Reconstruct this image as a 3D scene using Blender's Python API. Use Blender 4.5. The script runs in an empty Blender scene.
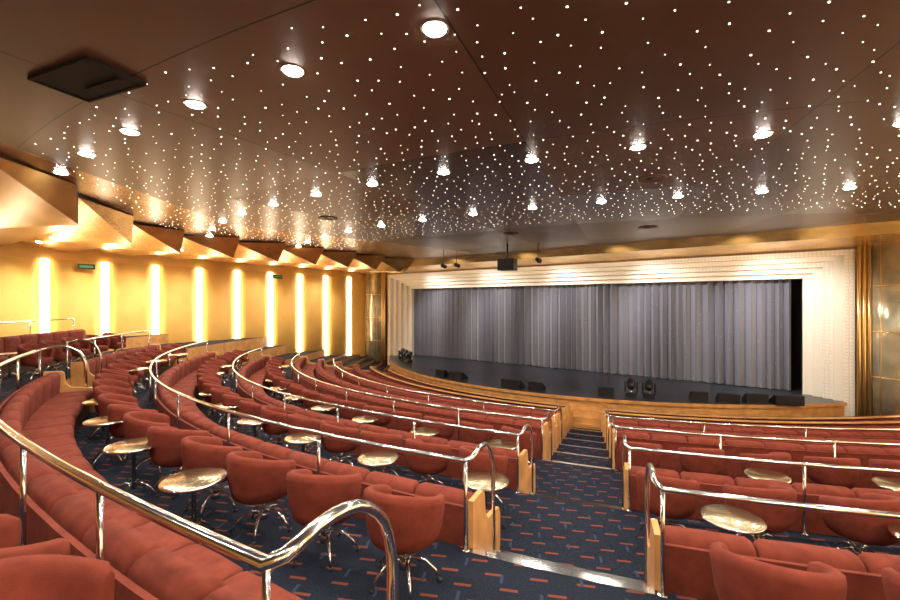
import bpy, math, random
from mathutils import Vector, Matrix
random.seed(7)
sc=bpy.context.scene
pi=math.pi
# ---------------------------------------------------------------- materials
def mat(name,col,rough=.5,metal=0,emis=None,es=0,noise=0,nscale=20,bump=0,bscale=200,sheen=0,spec=None,coat=0):
    m=bpy.data.materials.new(name);m.use_nodes=True
    nt=m.node_tree;N=nt.nodes;L=nt.links
    b=N['Principled BSDF']
    b.inputs['Base Color'].default_value=(*col,1)
    b.inputs['Roughness'].default_value=rough
    b.inputs['Metallic'].default_value=metal
    if coat: b.inputs['Coat Weight'].default_value=coat
    if sheen: b.inputs['Sheen Weight'].default_value=sheen
    if spec is not None: b.inputs['Specular IOR Level'].default_value=spec
    if emis:
        b.inputs['Emission Color'].default_value=(*emis,1)
        b.inputs['Emission Strength'].default_value=es
    if noise or bump:
        tc=N.new('ShaderNodeTexCoord')
    if noise:
        n=N.new('ShaderNodeTexNoise');n.inputs['Scale'].default_value=nscale;n.inputs['Detail'].default_value=4
        L.new(tc.outputs['Object'],n.inputs['Vector'])
        r=N.new('ShaderNodeValToRGB')
        r.color_ramp.elements[0].position=.3;r.color_ramp.elements[1].position=.7
        r.color_ramp.elements[0].color=(*[c*(1-noise) for c in col],1)
        r.color_ramp.elements[1].color=(*[min(1,c*(1+noise)) for c in col],1)
        L.new(n.outputs['Fac'],r.inputs['Fac']);L.new(r.outputs['Color'],b.inputs['Base Color'])
    if bump:
        n=N.new('ShaderNodeTexNoise');n.inputs['Scale'].default_value=bscale
        L.new(tc.outputs['Object'],n.inputs['Vector'])
        bp=N.new('ShaderNodeBump');bp.inputs['Strength'].default_value=bump;bp.inputs['Distance'].default_value=.01
        L.new(n.outputs['Fac'],bp.inputs['Height']);L.new(bp.outputs['Normal'],b.inputs['Normal'])
    return m
RED=mat('red_upholstery',(.178,.036,.021),.9,noise=.2,nscale=9,bump=.3,bscale=260,spec=.2)
CHROME=mat('chrome',(.74,.75,.76),.14,1)
BRASS=mat('brass_table_top',(.52,.42,.25),.26,1,noise=.15,nscale=6)
DARK=mat('black_plastic',(.012,.012,.014),.4)
WOOD=mat('honey_wood',(.62,.31,.10),.35,noise=.2,nscale=4,coat=.3)
WOODD=mat('dark_plinth',(.10,.045,.02),.5)
CREAM=mat('cream_plaster',(.90,.83,.69),.55)
GOLD_AND_LIT=mat('gold_and_strip_lit_ceiling',(.76,.47,.15),.26,.7,noise=.3,nscale=1.2)
BRONZE_LIT=mat('bronze_strip_lit_ceiling',(.34,.19,.075),.27,.65,noise=.3,nscale=1.2)  # bronze ceiling with the wall strips' reflected glow put into its colour
def panel_mat():
    m=mat('bronze_ceiling',(.1,.06,.04),.33,.45);nt=m.node_tree;N=nt.nodes;L=nt.links;b=N['Principled BSDF']
    tc=N.new('ShaderNodeTexCoord');sp=N.new('ShaderNodeSeparateXYZ');L.new(tc.outputs['Object'],sp.inputs[0])
    def M(op,a,bb=None):
        n=N.new('ShaderNodeMath');n.operation=op
        for i,v in enumerate((a,bb)):
            if v is None: continue
            if isinstance(v,(int,float)): n.inputs[i].default_value=v
            else: L.new(v,n.inputs[i])
        return n.outputs[0]
    dx=M('ADD',sp.outputs[0],9.0);dy=M('SUBTRACT',30.0,sp.outputs[1])
    rad=M('SQRT',M('ADD',M('MULTIPLY',dx,dx),M('MULTIPLY',dy,dy)))
    ang=M('ARCTAN2',dx,dy)
    u=M('MULTIPLY',M('ADD',ang,1.03),1/.128);v=M('MULTIPLY',M('ADD',rad,.9),1/3.3)
    cb=N.new('ShaderNodeCombineXYZ');L.new(M('FLOOR',u),cb.inputs[0]);L.new(M('FLOOR',v),cb.inputs[1])
    wn=N.new('ShaderNodeTexWhiteNoise');wn.noise_dimensions='2D';L.new(cb.outputs[0],wn.inputs['Vector'])
    nz=N.new('ShaderNodeTexNoise');nz.inputs['Scale'].default_value=.7;L.new(tc.outputs['Object'],nz.inputs['Vector'])
    val=M('ADD',M('MULTIPLY',wn.outputs['Value'],.65),M('MULTIPLY',nz.outputs['Fac'],.35))
    r=N.new('ShaderNodeValToRGB');r.color_ramp.elements[0].position=.1;r.color_ramp.elements[1].position=.9
    r.color_ramp.elements[0].color=(.072,.038,.026,1);r.color_ramp.elements[1].color=(.155,.088,.055,1)
    L.new(val,r.inputs[0])
    fu=M('ABSOLUTE',M('SUBTRACT',M('FRACT',u),.5));fv=M('ABSOLUTE',M('SUBTRACT',M('FRACT',v),.5))
    sm=M('MAXIMUM',M('GREATER_THAN',fu,.4975),M('GREATER_THAN',fv,.4975))
    mx=N.new('ShaderNodeMixRGB');L.new(sm,mx.inputs[0]);L.new(r.outputs[0],mx.inputs[1]);mx.inputs[2].default_value=(.012,.007,.005,1)
    L.new(mx.outputs[0],b.inputs['Base Color'])
    L.new(M('ADD',M('MULTIPLY',wn.outputs['Value'],.16),.26),b.inputs['Roughness'])
    return m
BROWN=panel_mat()
GOLDT=mat('gilded_trim',(.80,.55,.22),.28,.8)
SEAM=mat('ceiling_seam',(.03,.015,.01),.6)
YEL=mat('amber_wall_panel',(.86,.51,.12),.6,noise=.05,nscale=2)
STRIP=mat('wall_light_strip',(1,.9,.7),.5,emis=(1,.86,.62),es=8)
LED=mat('downlight_lens',(1,1,1),.3,emis=(1,.94,.85),es=130)
STAR=mat('fibre_star',(1,1,1),.3,emis=(1,.88,.70),es=7)
STAGE=mat('stage_floor_black',(.025,.028,.036),.3,noise=.3,nscale=3)
BLACK=mat('stage_void_black',(.004,.004,.005),.8)
def carpet():
    m=bpy.data.materials.new('patterned_carpet');m.use_nodes=True
    nt=m.node_tree;N=nt.nodes;L=nt.links;b=N['Principled BSDF'];b.inputs['Roughness'].default_value=.95
    b.inputs['Specular IOR Level'].default_value=.15
    tc=N.new('ShaderNodeTexCoord');sp=N.new('ShaderNodeSeparateXYZ')
    mp=N.new('ShaderNodeMapping');mp.inputs['Rotation'].default_value=(0,0,-.45)
    L.new(tc.outputs['Object'],mp.inputs['Vector']);L.new(mp.outputs[0],sp.inputs[0])
    def M(op,a,bb=None,c=None):
        n=N.new('ShaderNodeMath');n.operation=op
        for i,v in enumerate((a,bb,c)):
            if v is None: continue
            if isinstance(v,(int,float)): n.inputs[i].default_value=v
            else: L.new(v,n.inputs[i])
        return n.outputs[0]
    def dash(xs,ys,cx,cy,hw,hh,off):
        yy=M('MULTIPLY',ys,1/cy);row=M('FLOOR',yy)
        xx=M('ADD',M('MULTIPLY',xs,1/cx),M('MULTIPLY',row,off))
        fx=M('ABSOLUTE',M('SUBTRACT',M('FRACT',xx),.5));fy=M('ABSOLUTE',M('SUBTRACT',M('FRACT',yy),.5))
        return M('MULTIPLY',M('LESS_THAN',fx,hw),M('LESS_THAN',fy,hh))
    d1=dash(sp.outputs[0],sp.outputs[1],.36,.17,.19,.085,.37)
    d2=dash(M('ADD',sp.outputs[1],.04),M('ADD',sp.outputs[0],.1),.44,.31,.12,.04,.41)
    nz=N.new('ShaderNodeTexNoise');nz.inputs['Scale'].default_value=90;L.new(tc.outputs['Object'],nz.inputs['Vector'])
    r=N.new('ShaderNodeValToRGB');r.color_ramp.elements[0].position=.35;r.color_ramp.elements[1].position=.7
    r.color_ramp.elements[0].color=(.005,.007,.014,1);r.color_ramp.elements[1].color=(.021,.027,.044,1)
    L.new(nz.outputs['Fac'],r.inputs['Fac'])
    mx=N.new('ShaderNodeMixRGB');L.new(r.outputs[0],mx.inputs[1]);mx.inputs[2].default_value=(.15,.042,.026,1);L.new(d1,mx.inputs[0])
    mx2=N.new('ShaderNodeMixRGB');L.new(mx.outputs[0],mx2.inputs[1]);mx2.inputs[2].default_value=(.03,.04,.08,1);L.new(d2,mx2.inputs[0])
    L.new(mx2.outputs[0],b.inputs['Base Color']);return m
CARPET=carpet()
def curtain_mat():
    m=mat('grey_glitter_curtain',(.25,.25,.33),.5,sheen=.2);nt=m.node_tree;N=nt.nodes;L=nt.links;b=N['Principled BSDF']
    tc=N.new('ShaderNodeTexCoord');v=N.new('ShaderNodeTexVoronoi');v.inputs['Scale'].default_value=5
    L.new(tc.outputs['Object'],v.inputs['Vector'])
    mm=N.new('ShaderNodeMath');mm.operation='LESS_THAN';mm.inputs[1].default_value=.06;L.new(v.outputs['Distance'],mm.inputs[0])
    mx=N.new('ShaderNodeMixRGB');mx.inputs[1].default_value=(.20,.20,.235,1);mx.inputs[2].default_value=(.9,.9,.95,1)
    L.new(mm.outputs[0],mx.inputs[0]);L.new(mx.outputs[0],b.inputs['Base Color']);return m
CURT=curtain_mat()
def relief_mat():
    m=mat('cream_relief',(.84,.75,.60),.55);nt=m.node_tree;N=nt.nodes;L=nt.links;b=N['Principled BSDF']
    tc=N.new('ShaderNodeTexCoord');v=N.new('ShaderNodeTexVoronoi');v.inputs['Scale'].default_value=9;v.feature='DISTANCE_TO_EDGE'
    v.inputs['Randomness'].default_value=.3
    L.new(tc.outputs['Object'],v.inputs['Vector'])
    r=N.new('ShaderNodeValToRGB');r.color_ramp.elements[0].position=.02;r.color_ramp.elements[1].position=.15
    r.color_ramp.elements[0].color=(.78,.70,.55,1);r.color_ramp.elements[1].color=(.92,.86,.74,1)
    L.new(v.outputs['Distance'],r.inputs[0]);L.new(r.outputs[0],b.inputs['Base Color'])
    bp=N.new('ShaderNodeBump');bp.inputs['Strength'].default_value=.4;bp.inputs['Distance'].default_value=.03
    L.new(v.outputs['Distance'],bp.inputs['Height']);L.new(bp.outputs[0],b.inputs['Normal']);return m
RELIEF=relief_mat()
GLASS=mat('etched_glass_panel',(.56,.53,.37),.2,.5,noise=.3,nscale=2.2)

# ---------------------------------------------------------------- mesh builder
class MB:
    def __init__(s): s.v=[];s.f=[];s.m=[];s.sm=[];s.mats=[]
    def mi(s,m):
        if m not in s.mats: s.mats.append(m)
        return s.mats.index(m)
    def poly(s,pts,m,smooth=False):
        b=len(s.v);s.v+=[tuple(p) for p in pts];s.f.append(tuple(range(b,b+len(pts))));s.m.append(s.mi(m));s.sm.append(smooth)
    def rings(s,rings,m,smooth=True,closed=True,cap=True):
        b=len(s.v);n=len(rings[0])
        for r in rings: s.v+=[tuple(p) for p in r]
        k=s.mi(m)
        for i in range(len(rings)-1):
            for j in range(n if closed else n-1):
                j2=(j+1)%n
                s.f.append((b+i*n+j,b+i*n+j2,b+(i+1)*n+j2,b+(i+1)*n+j));s.m.append(k);s.sm.append(smooth)
        if cap:
            s.f.append(tuple(b+j for j in range(n))[::-1]);s.m.append(k);s.sm.append(False)
            s.f.append(tuple(b+(len(rings)-1)*n+j for j in range(n)));s.m.append(k);s.sm.append(False)
    def box(s,c,d,m,rz=0,tilt=None):
        hx,hy,hz=d[0]/2,d[1]/2,d[2]/2
        R=Matrix.Rotation(rz,3,'Z')
        if tilt is not None: R=R@Matrix.Rotation(tilt,3,'X')
        P=[Vector(c)+R@Vector((a*hx,b*hy,e*hz)) for e in(-1,1) for a,b in((-1,-1),(1,-1),(1,1),(-1,1))]
        s.rings([P[:4],P[4:]],m,False)
    def tube(s,pts,r,m,n=8,closed=False):
        pts=[Vector(p) for p in pts];rs=[];prev=None
        for i,p in enumerate(pts):
            a=pts[max(0,i-1)];c=pts[min(len(pts)-1,i+1)];t=(c-a).normalized()
            if prev is None:
                up=Vector((0,0,1)) if abs(t.z)<.9 else Vector((1,0,0))
                x=t.cross(up).normalized()
            else:
                x=(prev-t*prev.dot(t)).normalized()
            prev=x;y=t.cross(x)
            rr=r[i] if isinstance(r,(list,tuple)) else r
            rs.append([p+x*math.cos(2*pi*j/n)*rr+y*math.sin(2*pi*j/n)*rr for j in range(n)])
        s.rings(rs,m)
    def lathe(s,c,prof,m,n=24):
        c=Vector(c)
        s.rings([[c+Vector((r*math.cos(2*pi*j/n),r*math.sin(2*pi*j/n),z)) for j in range(n)] for r,z in prof],m)
    def mesh(s,name):
        me=bpy.data.meshes.new(name);me.from_pydata(s.v,[],s.f)
        for m in s.mats: me.materials.append(m)
        me.polygons.foreach_set('material_index',s.m);me.polygons.foreach_set('use_smooth',s.sm)
        me.update();return me
    def obj(s,name,loc=(0,0,0),rz=0,par=None):
        o=bpy.data.objects.new(name,s.mesh(name));sc.collection.objects.link(o);o.location=loc;o.rotation_euler=(0,0,rz)
        if par: o.parent=par
        return o
def inst(me,name,loc,rz=0):
    o=bpy.data.objects.new(name,me);sc.collection.objects.link(o);o.location=loc;o.rotation_euler=(0,0,rz);return o

# ---------------------------------------------------------------- row geometry
class Row:
    def __init__(s,xc,y0,Rl,Rr): s.xc=xc;s.y0=y0;s.Rl=Rl;s.Rr=Rr
    def pt(s,t,o=0,z=0):
        R=s.Rl if t<0 else s.Rr;a=t/R
        return Vector((s.xc+(R-o)*math.sin(a),s.y0+R-(R-o)*math.cos(a),z))
    def ang(s,t): return t/(s.Rl if t<0 else s.Rr)   # tangent heading
    def y(s,x):
        d=x-s.xc;R=s.Rl if d<0 else s.Rr;q=abs(d)/R;lim=.86
        if q<lim: return s.y0+R-math.sqrt(R*R-d*d)
        yl=R-R*math.sqrt(1-lim*lim);sl=lim/math.sqrt(1-lim*lim)
        return s.y0+yl+(abs(d)-lim*R)*sl
    def solve(s,fn,lo=-14,hi=22):
        for _ in range(50):
            mid=(lo+hi)/2
            if fn(s.pt(mid))>0: hi=mid
            else: lo=mid
        return (lo+hi)/2
aL=lambda p:p.x-(-2.16-.30*(p.y-3.26))
aR=lambda p:p.x-(-.75-.36*(p.y-3.65))
rX=lambda p:p.x-3.55
WL,WR=-20.5,3.9
ROWS=[Row(-5,-1.6,17.6,26.6),Row(-5,.6,15.4,24.4),Row(-5.9,2.78,14.8,17.2),Row(-7,5.0,12.8,19.3)]
for k in range(6): ROWS.append(Row(-7.4,7.3+k,12.9,17.7-k*.8))
ROWS.append(Row(-7.4,13.4,12.9,13))
Z=[2.7,2.3,1.8,1.35,.98]+[.83-.15*k for k in range(5)]+[.08,0]   # Z[k]=floor behind row k ; Z[k+1] in front
# ---- tiered floor
fb=MB();NX=90
xs=[WL+(WR-WL)*i/NX for i in range(NX+1)]
def yy(k,x):
    if k<0: return -6.0
    if k>=len(ROWS): return 22.0
    return min(ROWS[k].y(x),21.5+.01*k)
for k in range(len(ROWS)+1):
    z=Z[k]
    for i in range(NX):
        a,b=xs[i],xs[i+1]
        fb.poly([(a,yy(k-1,a),z),(b,yy(k-1,b),z),(b,yy(k,b),z),(a,yy(k,a),z)],CARPET)
        if k<len(ROWS):
            fb.poly([(a,yy(k,a),z),(b,yy(k,b),z),(b,yy(k,b),Z[k+1]),(a,yy(k,a),Z[k+1])],WOOD)
fb.obj('floor')
# ---- aisle steps with metal nosings
sb=MB()
for k in range(1,len(ROWS)):
    r=ROWS[k];drop=Z[k]-Z[k+1];n=max(1,round(drop/.16));s0=r.solve(aL);s1=r.solve(aR)
    M_=8
    for j in range(n):
        z=Z[k]-drop*j/n
        o0=.29*j
        if j>0:
            ring=[]
            for q in range(M_+1):
                t=s0+(s1-s0)*q/M_
                ring.append([r.pt(t,-.02,Z[k+1]+.001),r.pt(t,o0,Z[k+1]+.001),r.pt(t,o0,z),r.pt(t,-.02,z)])
            sb.rings(ring,CARPET,False)
        ring=[]
        for q in range(M_+1):
            t=s0+(s1-s0)*q/M_
            ring.append([r.pt(t,o0-.06,z+.004),r.pt(t,o0+.012,z+.004),r.pt(t,o0+.012,z-.035),r.pt(t,o0-.0,z-.035),r.pt(t,o0-.0,z-.002),r.pt(t,o0-.06,z-.002)])
        sb.rings(ring,CHROME,False)
sb.obj('aisle_steps')

# ---------------------------------------------------------------- seating
def rr(o0,o1,z0,z1,r,lean=0,n=3):
    P=[]
    for cx,cz,a0 in((o1-r,z0+r,-pi/2),(o1-r,z1-r,0),(o0+r,z1-r,pi/2),(o0+r,z0+r,pi)):
        for i in range(n+1):
            a=a0+pi/2*i/n;x=cx+r*math.cos(a);z=cz+r*math.sin(a);P.append((x+lean*(z-z0),z))
    return P
def cushion(mb,row,s0,s1,zf,prof,m):
    cx=sum(p[0] for p in prof)/len(prof);cz=sum(p[1] for p in prof)/len(prof)
    L=s1-s0;R=[]
    for d,k in((.004,.80),(.018,.93),(.05,1),(L/2,1.02),(L-.05,1),(L-.018,.93),(L-.004,.80)):
        R.append([row.pt(s0+d,cx+(o-cx)*k,zf+cz+(z-cz)*k) for o,z in prof])
    mb.rings(R,m)
def sweep(mb,row,s0,s1,zf,prof,m,step=.5):
    n=max(2,int((s1-s0)/step))
    mb.rings([[row.pt(s0+(s1-s0)*i/n,o,zf+z) for o,z in prof] for i in range(n+1)],m,False)
def banquette(row,s0,s1,zf,cap=False,name='banquette_sofa',h=.86):
    mb=MB();n=max(1,round((s1-s0-.1)/.62));L=(s1-s0-.1)/n
    seat=rr(.20,.78,.26,.46,.07);back=rr(.045,.25,.30,h,.085,.06)
    for i in range(n):
        a=s0+.05+i*L
        cushion(mb,row,a,a+L,zf,seat,RED);cushion(mb,row,a,a+L,zf,back,RED)
    sweep(mb,row,s0+.05,s1-.05,zf,[(.06,.002),(.70,.002),(.70,.27),(.06,.27)],WOODD)
    sweep(mb,row,s0+.05,s1-.05,zf,[(.015,.002),(.05,.002),(.05,h-.06),(.015,h-.06)],RED)
    if cap: sweep(mb,row,s0+.02,s1-.02,zf,[(-.02,h),(.07,h),(.07,h+.025),(-.02,h+.025)],WOOD)
    ep=[(.012,.002),(.78,.002),(.80,.10),(.80,.42),(.76,.50),(.42,.54),(.34,.62),(.31,h-.03),(.27,h+.01),(.012,h+.01)]
    for a,b in((s0,s0+.05),(s1-.05,s1)):
        mb.rings([[row.pt(t,o,zf+z) for o,z in ep] for t in(a,b)],WOOD,False)
    return mb.obj(name)
def handrail(row,s0,s1,zu,zl,h=.8,r=.022,endL=True,endR=True,post=1.7,o=-.05,reach=1.0):
    mb=MB();n=max(4,int((s1-s0)/.3))
    P=[row.pt(s0+(s1-s0)*i/n,o,zu+h) for i in range(n+1)]
    def loop(s,sg):
        Q=[row.pt(s-.035*sg,-.03,zu+h+.008),row.pt(s-.008*sg,-.005,zu+h+.02)]
        for oo,zz in((.04,h+.035),(.12,h+.055),(.19,h+.062),(.26,h+.058),(.33,h+.042),(.39,h+.01),(.45,h-.04),(.50,h-.10),(.535,h-.18),(.56,h-.28),(.567,h-.38)):
            Q.append(row.pt(s,oo*reach,zu+zz))
        Q.append(row.pt(s,.575*reach,zl+.002));return Q
    if endR: P=P+loop(s1+.05,1)
    if endL: P=loop(s0-.05,-1)[::-1]+P
    mb.tube(P,r,CHROME,12)
    k=max(1,round((s1-s0)/post))
    for i in range(k+1):
        t=s0+(s1-s0)*i/k
        mb.tube([row.pt(t,o,zu+.002),row.pt(t,o,zu+h)],.016,CHROME,8)
        mb.lathe(row.pt(t,o,zu),[(.04,.001),(.04,.012),(.02,.016)],CHROME,12)
    return mb.obj('chrome_handrail')
# tub chair (faces +Y local)
def tub_chair():
    mb=MB();A=128;n=26;R=[]
    for i in range(n+1):
        ph=-A+2*A*i/n;a=math.radians(ph)
        k=.5+.5*math.cos(a*1.15)
        zt=.635+.165*max(0,k)**.8
        e=min(1,(A-abs(ph))/12+.55)
        ro_t=.325;ro_b=.235
        dx,dy=math.sin(a),-math.cos(a)
        zb=.335
        pf=[(ro_b,zb),(ro_b+.035,zb+.03),(ro_b+.065,.46),(ro_t-.003,zt-.07),(ro_t-.008,zt-.02),(ro_t-.04,zt),(ro_t-.07,zt-.015),(ro_t-.085,zt-.06),(ro_b-.02,.47),(ro_b-.05,zb+.02)]
        cr=sum(p[0] for p in pf)/10;cz=sum(p[1] for p in pf)/10
        R.append([(dx*(cr+(r-cr)*e),dy*(cr+(r-cr)*e),cz+(z-cz)*(.75+.25*e)) for r,z in pf])
    mb.rings(R,RED)
    mb.lathe((0,.02,0),[(.10,.325),(.225,.33),(.245,.35),(.25,.43),(.235,.47),(.18,.485),(.0,.49)],RED,24)
    mb.lathe((0,0,0),[(.09,.30),(.09,.325)],DARK,16)
    mb.lathe((0,0,0),[(.026,.12),(.026,.31)],CHROME,12)
    mb.lathe((0,0,0),[(.045,.10),(.045,.16),(.03,.17)],CHROME,12)
    for i in range(5):
        a=2*pi*i/5+.3;c,s_=math.cos(a),math.sin(a)
        mb.tube([(c*r,s_*r,z) for r,z in((.02,.17),(.09,.185),(.17,.16),(.24,.09),(.28,.02))],[.014,.014,.013,.012,.012],CHROME,8)
        mb.lathe((c*.28,s_*.28,0),[(.02,.001),(.022,.01),(.014,.022)],DARK,10)
    return mb.mesh('tub_chair')
def cocktail_table():
    mb=MB()
    mb.lathe((0,0,0),[(.0,.578),(.245,.578),(.26,.585),(.26,.60),(.25,.606),(.0,.606)],BRASS,32)
    mb.lathe((0,0,0),[(.266,.58),(.272,.59),(.266,.602)],CHROME,32)
    mb.lathe((0,0,0),[(.02,.10),(.02,.56),(.07,.578)],CHROME,12)
    for i in range(4):
        a=2*pi*i/4+.4;c,s_=math.cos(a),math.sin(a)
        mb.tube([(c*r,s_*r,z) for r,z in((.01,.16),(.08,.17),(.17,.11),(.24,.015))],.012,CHROME,8)
        mb.lathe((c*.24,s_*.24,0),[(.018,.001),(.018,.014)],DARK,10)
    return mb.mesh('cocktail_table')
CH=tub_chair();TB=cocktail_table()
def chairs(nxt,sA,sB,z,pitch=.8,off=-.62):
    n=int((sB-sA)/pitch)
    for i in range(n+1):
        t=sB-i*pitch
        p=nxt.pt(t,off,z+.001)
        inst(CH,'tub_chair',p,nxt.ang(t)+random.uniform(-.35,.35))
def tables(row,sA,sB,z,pitch=1.65,off=1.12):
    t=sB
    while t>=sA:
        inst(TB,'cocktail_table',row.pt(t,off,z+.001),random.uniform(0,1));t-=pitch
sL=lambda r,deg:-math.radians(deg)*r.Rl
r0,r1,r2,r3=ROWS[:4]
banquette(r0,sL(r0,46),sL(r0,29),Z[1]);banquette(r0,sL(r0,24),sL(r0,6),Z[1])
handrail(r0,sL(r0,46),sL(r0,29),Z[0],Z[1],endL=False);handrail(r0,sL(r0,24),sL(r0,6),Z[0],Z[1])
tables(r0,sL(r0,43),sL(r0,30),Z[1]);chairs(r1,sL(r1,44),sL(r1,30),Z[1],pitch=.9)
# row 1
e=r1.solve(aL)
banquette(r1,sL(r1,46),sL(r1,29.5),Z[2]);banquette(r1,sL(r1,24),e,Z[2])
handrail(r1,sL(r1,46),sL(r1,29.5),Z[1],Z[2],endL=False);handrail(r1,sL(r1,24),e+.02,Z[1],Z[2],r=.028,h=.79,post=1.2,reach=1.1)
tables(r1,sL(r1,22),e-2.75,Z[2]);tables(r1,sL(r1,44),sL(r1,31),Z[2])
b0=r1.solve(aR)+.1;b1=r1.solve(rX)
banquette(r1,b0,b1,Z[2]);handrail(r1,b0+.05,b1,Z[1],Z[2],endR=False)
for x,y,a in((-2.72,.30,.2),(-1.98,.30,-.5),(-3.5,.0,.1),(-4.5,.0,0),(-5.4,-.1,.2)):
    inst(CH,'tub_chair',(x,y,Z[1]+.001),a)
# row 2
e=r2.solve(aL);b0=r2.solve(aR);b1=r2.solve(rX)
chairs(r2,sL(r2,44),e-.33,Z[2])
chairs(r2,b0+.55,b0+.55+.85*3,Z[2],pitch=.85)
banquette(r2,sL(r2,46),e,Z[3]);banquette(r2,b0,b1,Z[3])
handrail(r2,sL(r2,46),e-.05,Z[2],Z[3],endL=False);handrail(r2,b0+.05,b1,Z[2],Z[3],endR=False)
tables(r2,sL(r2,43),e-.3,Z[3]);tables(r2,b0+.8,b0+.85+1.65*2,Z[3])
# row 3
e=r3.solve(aL);b0=r3.solve(aR);b1=r3.solve(rX)
chairs(r3,sL(r3,48),e-.35,Z[3]);chairs(r3,b0+.4,b0+.4+.85*5,Z[3],pitch=.85)
banquette(r3,sL(r3,50),e,Z[4]);banquette(r3,b0,b1,Z[4])
handrail(r3,sL(r3,50),e-.05,Z[3],Z[4],endL=False);handrail(r3,b0+.05,b1,Z[3],Z[4],endR=False)
tables(r3,sL(r3,46),e-.7,Z[4]);tables(r3,b0+.8,b1-.3,Z[4])
r4=ROWS[4]
chairs(r4,sL(r4,44),r4.solve(aL)-.35,Z[4]);chairs(r4,r4.solve(aR)+.4,r4.solve(rX)-.3,Z[4],pitch=.85)
for k in range(4,10):
    r=ROWS[k];e=r.solve(aL);b0=r.solve(aR);b1=r.solve(rX);lim=46-(k-4)*2.5
    cap=k in(8,9)
    banquette(r,sL(r,lim),e,Z[k+1],cap=cap,h=.8);banquette(r,b0,b1,Z[k+1],cap=cap,h=.8)
    if k in(4,6):
        handrail(r,sL(r,lim),e-.05,Z[k],Z[k+1],h=.78,endL=False);handrail(r,b0+.05,b1,Z[k],Z[k+1],h=.78,endR=False)

# ---------------------------------------------------------------- stage
SX=-8.35;SR=13.4;SY=14.0;SZ=.8
def apron(n=48,o=0,hw=10.4):
    out=[]
    for i in range(n+1):
        x=-hw+2*hw*i/n;R=SR+o
        a=math.asin(x/SR);out.append((SX+R*math.sin(a),SY+SR-R*math.cos(a)))
    return out
st=MB();ap=apron();ao=apron(o=.06)
st.poly([(x,y,SZ) for x,y in ap]+[(SX+10.4,21.3,SZ),(SX-10.4,21.3,SZ)],STAGE)
for i in range(len(ap)-1):
    (a,b),(c,d)=ap[i],ap[i+1];(e,f),(g,h)=ao[i],ao[i+1]
    st.poly([(a,b,0),(c,d,0),(c,d,SZ-.08),(a,b,SZ-.08)],WOOD,True)
    st.poly([(e,f,SZ-.1),(g,h,SZ-.1),(g,h,SZ+.012),(e,f,SZ+.012)],WOOD,True)
    st.poly([(e,f,SZ+.012),(g,h,SZ+.012),(c,d,SZ+.002),(a,b,SZ+.002)],BRASS)
    st.poly([(e,f,SZ-.1),(g,h,SZ-.1),(c,d,SZ-.1),(a,b,SZ-.1)],WOOD)
st.obj('stage')
ss=MB()
for i in range(4):
    ss.box((0,-.16-.28*i,(SZ-.16*(i+1))/2),(1.25,.28,SZ-.16*(i+1)),WOOD)
    ss.box((0,-.30-.28*i+.02,SZ-.16*(i+1)+.004),(1.25,.04,.012),GOLDT)
ss.obj('stage_steps',(-5.0,14.37,.001),.24)
# curtain
cb=MB();NC=900;rows_z=[SZ+.02,SZ+.5,SZ+1.5,SZ+2.6,SZ+4.1]
R=[]
X0,X1=-17.75,.55
for zi,z in enumerate(rows_z):
    ring=[]
    for i in range(NC+1):
        x=X0+(X1-X0)*i/NC
        ph=x*2*pi/.33+1.5*math.sin(x*1.7)+.9*math.sin(x*4.1)
        amp=.125*(1.1-.06*zi)*(1+.35*math.sin(x*2.9))
        ring.append((x+.035*math.sin(ph*2),19.95+amp*math.sin(ph)+.04*math.sin(x*2.3+zi*.2),z))
    R.append(ring)
cb.rings(R,CURT,True,closed=False,cap=False)
cb.obj('stage_curtain')
wb=MB();wb.box((SX,21.45,3),(22,.1,6.4),BLACK);wb.obj('wall_stage_back')
vb=MB();vb.box((SX,20.4,5.0),(19.6,.4,.3),BLACK)
for x in(SX-9.7,SX+9.45): vb.box((x,20.4,2.95),(.5,.5,4.28),BLACK)
vb.obj('stage_masking_border')
# proscenium nested frames
pb=MB();W0=10.45;W1=9.2;H0=5.72;H1=4.86;ns=5
def U(w,h,wi,hi,y0,y1,m):
    for sg in(-1,1):
        a,b=SX+sg*w,SX+sg*wi
        pb.box(((a+b)/2,(y0+y1)/2,h/2+.001),(abs(a-b),y1-y0,h),m)
    pb.box((SX,(y0+y1)/2,(h+hi)/2),(2*wi,y1-y0,h-hi),m)
for i in range(ns):
    w=W0-(W0-W1)*i/ns;wi=W0-(W0-W1)*(i+1)/ns;h=H0-(H0-H1)*i/ns;hi=H0-(H0-H1)*(i+1)/ns
    U(w,h,wi,hi,18.7+.2*i,19.75,RELIEF if i in(0,2) else CREAM)
pb.obj('proscenium_arch')
for sg in(-1,1):
    g=MB()
    for q in range(3): g.tube([(SX+sg*(10.53+.12*q),18.55,0),(SX+sg*(10.53+.12*q),18.55,5.9)],.05,GOLDT,12)
    xc=SX+sg*11.5
    g.rings([[(xc+.72*math.cos(2*pi*j/24),18.7+.5*math.sin(2*pi*j/24),z) for j in range(24)] for z in(0.0,5.9)],GLASS)
    for z in(.3,1.7,3.1,4.5,5.8): g.rings([[(xc+.73*math.cos(2*pi*j/24),18.7+.51*math.sin(2*pi*j/24),z+dz) for j in range(24)] for dz in(0,.035)],GOLDT)
    for j in range(0,24,3):
        g.tube([(xc+.725*math.cos(2*pi*j/24),18.7+.505*math.sin(2*pi*j/24),z) for z in(0,5.9)],.012,GOLDT,6)
    g.obj('glass_column')
fw=MB();fw.box((SX-11.2,19.6,3),(1.9,.1,6),YEL);fw.box((SX+11.3,19.6,3),(1.7,.1,6),YEL);fw.obj('wall_front')

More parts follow.
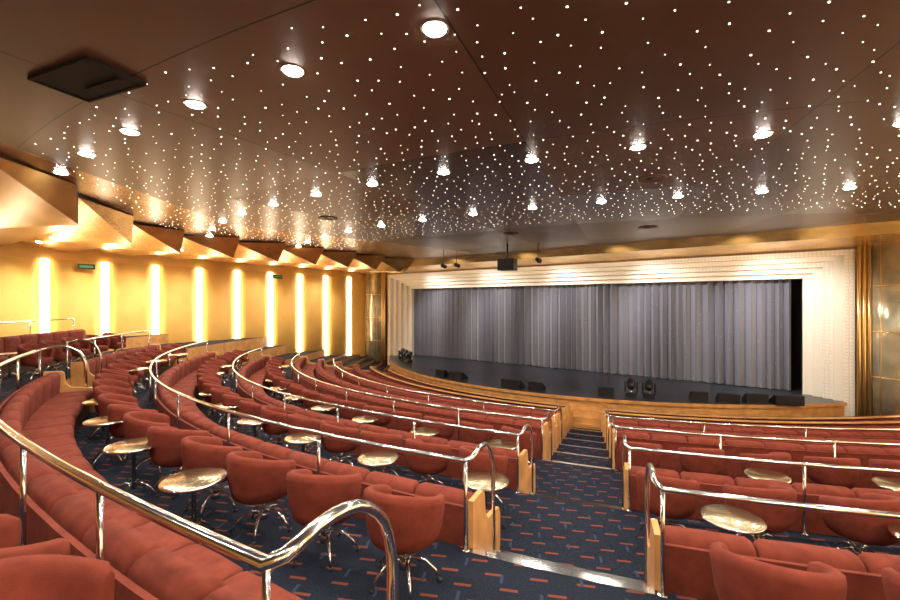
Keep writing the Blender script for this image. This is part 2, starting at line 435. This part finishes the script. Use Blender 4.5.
# stage equipment
def monitor(x,y,rz,w=.6):
    m=MB();P=[(0,0),(.42,0),(.42,.12),(.12,.36),(0,.36)]
    m.rings([[(sx,p[0]-.2,p[1]*.85+.001) for p in P] for sx in(-w/2,w/2)],DARK,False)
    m.box((0,.09,.215),(w*.8,.3,.01),BLACK,tilt=-.62);m.obj('stage_monitor_speaker',(x,y,SZ+.004),rz)
def mover(x,y,rz):
    m=MB();m.box((0,0,.07),(.36,.3,.14),DARK)
    for s_ in(-1,1): m.box((s_*.19,0,.30),(.05,.12,.36),DARK)
    m.tube([(0,-.12,.28),(0,-.05,.34),(0,.08,.44),(0,.18,.52)],[.09,.13,.14,.11],DARK,16)
    m.lathe((0,0,0),[(.06,.13),(.06,.16)],CHROME,12)
    m.obj('moving_head_light',(x,y,SZ+.003),rz)
for a in((-3.9,15.6,.3),(-3.35,15.7,.1),(-16.3,17.6,.2),(-15.7,17.2,-.3),(-16.9,18.0,.4)): mover(*a)
for a in((-1.15,16.4,.3,.6),(-.45,16.9,.4,.6),(.35,17.2,.5,.8),(-1.95,16.2,.3,.5),(-7.9,14.5,0,.8),(-6.95,14.6,0,.5),(-10.6,14.7,-.1,.7),(-11.5,14.8,-.1,.5),(-4.6,15.1,.3,.5)): monitor(*a)

# ---------------------------------------------------------------- walls
def paneled(x,sg,name,ys,strips=True):
    w=MB();w.box((x-sg*.08,8,3),(.1,28,6.6),YEL)
    w.obj(name)
    p=MB();sp=MB()
    for i in range(len(ys)-1):
        a,b=ys[i]+.22,ys[i+1]-.22;n=8;R=[]
        for q in range(n+1):
            u=q/n;bul=.04+.20*math.sin(pi*u)**.8
            y=a+(b-a)*u;R.append([(x+sg*bul,y,.0),(x+sg*bul,y,5.55),(x-sg*.02,y,5.55),(x-sg*.02,y,.0)])
        p.rings(R,YEL,True)
    p.obj('trim_'+name+'_panels')
    for y in ys: sp.box((x+sg*.02,y,2.9),(.06,.24,5.3),STRIP)
    sp.obj('wall_light_strips')
ys=[3.55+1.7*(i-5) for i in range(14)]
paneled(WL,1,'wall_left',ys)
paneled(WR+.25,-1,'wall_right',ys)
bw=MB();bw.box((-8.3,-6.05,3.2),(25,.1,6.6),YEL);bw.obj('wall_back')
bs=MB();bs.box((-8.3,-5.98,2.78),(24,.04,.14),WOOD);bs.obj('baseboard_back')

# ---------------------------------------------------------------- ceiling
CZ=6.2
def XS(y):
    if y>=5: return -15.2
    return max(-15.2,-9.0-(y-1.0)*1.55) if y>1 else -9.0+(1.0-y)*.9
def XG(y):   # boundary between bronze field and side field coloured gold for wall-strip light
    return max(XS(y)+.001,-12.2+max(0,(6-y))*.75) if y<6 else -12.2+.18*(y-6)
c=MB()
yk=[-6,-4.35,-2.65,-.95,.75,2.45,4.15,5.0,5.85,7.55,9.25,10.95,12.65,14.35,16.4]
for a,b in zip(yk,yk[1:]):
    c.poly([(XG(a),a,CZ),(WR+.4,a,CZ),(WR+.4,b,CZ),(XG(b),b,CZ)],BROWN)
    c.poly([(XS(a),a,CZ),(XG(a),a,CZ),(XG(b),b,CZ),(XS(b),b,CZ)],BRONZE_LIT)
c.box(((WL+WR)/2,5.2,6.5),(25.2,22.8,.1),SEAM)
c.rings([[(x,16.4,CZ),(x,17.0,5.93),(x,18.9,5.75),(x,18.9,6.3),(x,16.4,6.3)] for x in(WL-.1,WR+.4)],GOLD_AND_LIT,False)
# saw-tooth panels: each slopes down towards the stage then jumps back up
P=1.7;DZ=.55
k=-3
while -.95+k*P<16.4:
    ya=-.95+k*P;yb=min(ya+P,16.4)
    xa,xb=XS(ya),XS(yb)
    if ya>4.5: xa=xb=-15.2
    za,zb,zw=6.14,6.14-DZ,6.14-DZ*.5
    gm=GOLD_AND_LIT if ya>2 else BRONZE_LIT  # gold of the teeth carries light reflected from the wall strips
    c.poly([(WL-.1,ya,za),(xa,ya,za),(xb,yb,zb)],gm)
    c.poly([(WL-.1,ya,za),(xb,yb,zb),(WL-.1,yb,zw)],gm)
    c.poly([(WL-.1,yb,zw),(xb,yb,zb),(xb,yb,6.22),(WL-.1,yb,6.22)],GOLD_AND_LIT)
    c.poly([(xa,ya,za),(xb,yb,zb),(xb,yb,6.14),(xa,ya,6.14)],BRONZE_LIT)
    c.poly([(xa,ya,6.14),(xb,yb,6.14),(xb,yb,6.22),(xa,ya,6.22)],SEAM)
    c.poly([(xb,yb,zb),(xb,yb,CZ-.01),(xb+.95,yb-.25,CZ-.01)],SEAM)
    c.poly([(xb,yb,zb),(xa,ya,za),(xb+.95,yb-.25,CZ-.01)],GOLD_AND_LIT)
    k+=1
c.obj('ceiling')
h=MB();h.box((0,0,-.012),(.9,.46,.02),BLACK)
for a,b_,w,l in((-.46,0,.03,.5),(.46,0,.03,.5)): h.box((a,b_,-.015),(w,l,.03),BLACK)
for b_ in(-.245,.245): h.box((0,b_,-.015),(.95,.03,.03),BLACK)
h.box((.1,.08,-.03),(.5,.05,.02),BLACK);h.obj('ceiling_hatch',(-5.4,1.25,CZ),.25)
SPK=((-1.7,8.2),(-9.2,7.0),(-2.9,13.4),(-6.6,12))
for x,y in SPK:
    g=MB();g.lathe((0,0,0),[(.0,-.012),(.19,-.012),(.23,-.02),(.25,-.001)],WOODD,28);g.lathe((0,0,0),[(.0,-.016),(.1,-.016),(.1,-.012)],SEAM,20)
    g.obj('ceiling_speaker',(x,y,CZ))
pj=MB();pj.box((0,0,0),(.62,.5,.42),DARK);pj.box((0,.27,0),(.2,.06,.2),BLACK)
pj.tube([(0,0,.2),(0,0,CZ-5.42)],.03,DARK,10);pj.obj('hanging_projector',(-7.9,14.1,5.42),.2)
for x in(-11.3,-10.6,-6.9):
    g=MB();g.tube([(0,-.12,0),(0,.14,-.04)],[.07,.09],DARK,12);g.tube([(0,0,0),(0,0,.6)],.015,DARK,8);g.box((0,0,.02),(.22,.04,.04),DARK);g.obj('stage_spotlight',(x,14.6,CZ-.6))
# downlights
dl=MB()
dl.lathe((0,0,0),[(.115,-.001),(.115,-.006),(.098,-.008),(.094,-.003)],CHROME,24)
dl.lathe((0,0,0),[(.093,-.004),(.085,-.015),(.05,-.025),(.0,-.029)],LED,24)
DL=dl.mesh('recessed_downlight')
ld=bpy.data.lights.new('downlight_beam','SPOT');ld.energy=125;ld.color=(1,.90,.76);ld.spot_size=math.radians(135);ld.spot_blend=.5;ld.shadow_soft_size=.05
DPOS=[]
def down(x,y,z=CZ,tilt=False):
    o=inst(DL,'recessed_downlight',(x,y,z));DPOS.append((x,y))
    if tilt: o.rotation_euler=(-math.atan(DZ*.75/1.7),0,0)
    l=bpy.data.objects.new('beam',ld);sc.collection.objects.link(l);l.parent=o;l.location=(0,0,-.09)
for y0,Rr,off,lo in((-1.4,31,.5,-6),(1.85,28.3,-.6,-6),(5.3,25,.1,-6),(8.6,21.6,.1,-6.5)):  # first row is out of frame behind the camera, added to light the foreground
    r=Row(-9,y0,14,Rr);t=off
    while True:
        p=r.pt(t)
        if p.x>WR-.6: break
        down(p.x,p.y)
        t+=1.5
    t=off-1.5
    while t>lo:
        p=r.pt(t)
        if p.x>XS(p.y)+.25: down(p.x,p.y)
        t-=1.5
for kk in(-1,0,1,2,3,4,5,7,9):
    ya=-.95+kk*P;u=.4;yv=ya+u*P
    for x in(-17.0,-18.9):
        f=(x-(WL-.1))/(XS(yv)-(WL-.1))
        zz=6.14-DZ*u*(.5+.5*f)
        down(x,yv,zz-.035,True)
# stars
sb=MB()
def star(x,y,r):
    z=CZ-.001
    A=[0,pi/3,2*pi/3,pi,4*pi/3,5*pi/3]
    sb.rings([[(x+r*math.cos(a),y+r*math.sin(a),z) for a in A],[(x+r*.5*math.cos(a),y+r*.5*math.sin(a),z-r*.5) for a in A]],STAR,False)
used=set();cnt=0;tries=0
while cnt<2300 and tries<90000:
    tries+=1
    u=random.random()
    if u<.40: y0=random.gauss(3.4,.9)
    elif u<.62: y0=random.gauss(6.6,.8)
    else: y0=random.uniform(1.5,10.5)
    if y0<1.3: continue
    r=Row(-9,y0,14,30-y0);t=random.uniform(-6.5,13)
    p=r.pt(t)
    if p.x<XS(p.y)+1.1 or p.x>WR-.1 or p.y>16.2: continue
    key=(int(p.x/.12),int(p.y/.12))
    if any((key[0]+i,key[1]+j) in used for i in(-1,0,1) for j in(-1,0,1)): continue
    if any((p.x-a)**2+(p.y-b)**2<.09 for a,b in SPK) or any((p.x-a)**2+(p.y-b)**2<.03 for a,b in DPOS): continue
    used.add(key)
    star(p.x,p.y,random.choice((.0055,.007,.0095))*(1+max(0,p.length-6)*.03));cnt+=1
sb.obj('fibre_optic_star_lights')
EX=mat('exit_sign_green',(.05,.3,.1),.4,emis=(.2,1,.4),es=.05)
for y in(4.6,12.2):
    g=MB();g.box((0,0,0),(.06,.5,.18),DARK);g.box((.035,0,0),(.01,.40,.08),EX);g.obj('exit_sign',(WL+.42,y,5.33))
def spot(name,loc,tgt,e,col,size=80,par=None,rad=.15):
    l=bpy.data.lights.new(name,'SPOT');l.energy=e;l.color=col;l.spot_size=math.radians(size);l.spot_blend=.8;l.shadow_soft_size=rad
    o=bpy.data.objects.new(name,l);sc.collection.objects.link(o);o.location=loc
    o.rotation_euler=(Vector(tgt)-Vector(loc)).to_track_quat('-Z','Y').to_euler()
for x in(-16,-12.2,-8.4,-4.6,-.8):
    spot('stage_wash_lamp',(x,17.0,5.5),(x+1.5,20,2.2),450,(.97,.97,1),105)
    spot('proscenium_fill_lamp',(x,16.2,5.7),(x,18.8,5.3),100,(1,.88,.68),120)  # unseen spots added to brighten the cream frame, for supposed cove lights
spot('proscenium_fill_lamp',(-.2,15.2,5.6),(1.6,18.8,2.6),160,(1,.9,.74),70)  # same added fill, aimed at the right jamb
w=bpy.data.worlds.new('World');sc.world=w;w.use_nodes=True
w.node_tree.nodes['Background'].inputs[0].default_value=(.9,.75,.6,1);w.node_tree.nodes['Background'].inputs[1].default_value=.3
cd=bpy.data.cameras.new('camera');cam=bpy.data.objects.new('camera',cd);sc.collection.objects.link(cam)
cam.location=(0,0,4.0);cam.rotation_euler=(pi/2,0,math.atan2(.6,.8));cd.sensor_width=36;cd.lens=17.2;cd.shift_y=.0033;cd.clip_start=.05
sc.camera=cam
sc.view_settings.view_transform='Standard'
sc.view_settings.exposure=.15
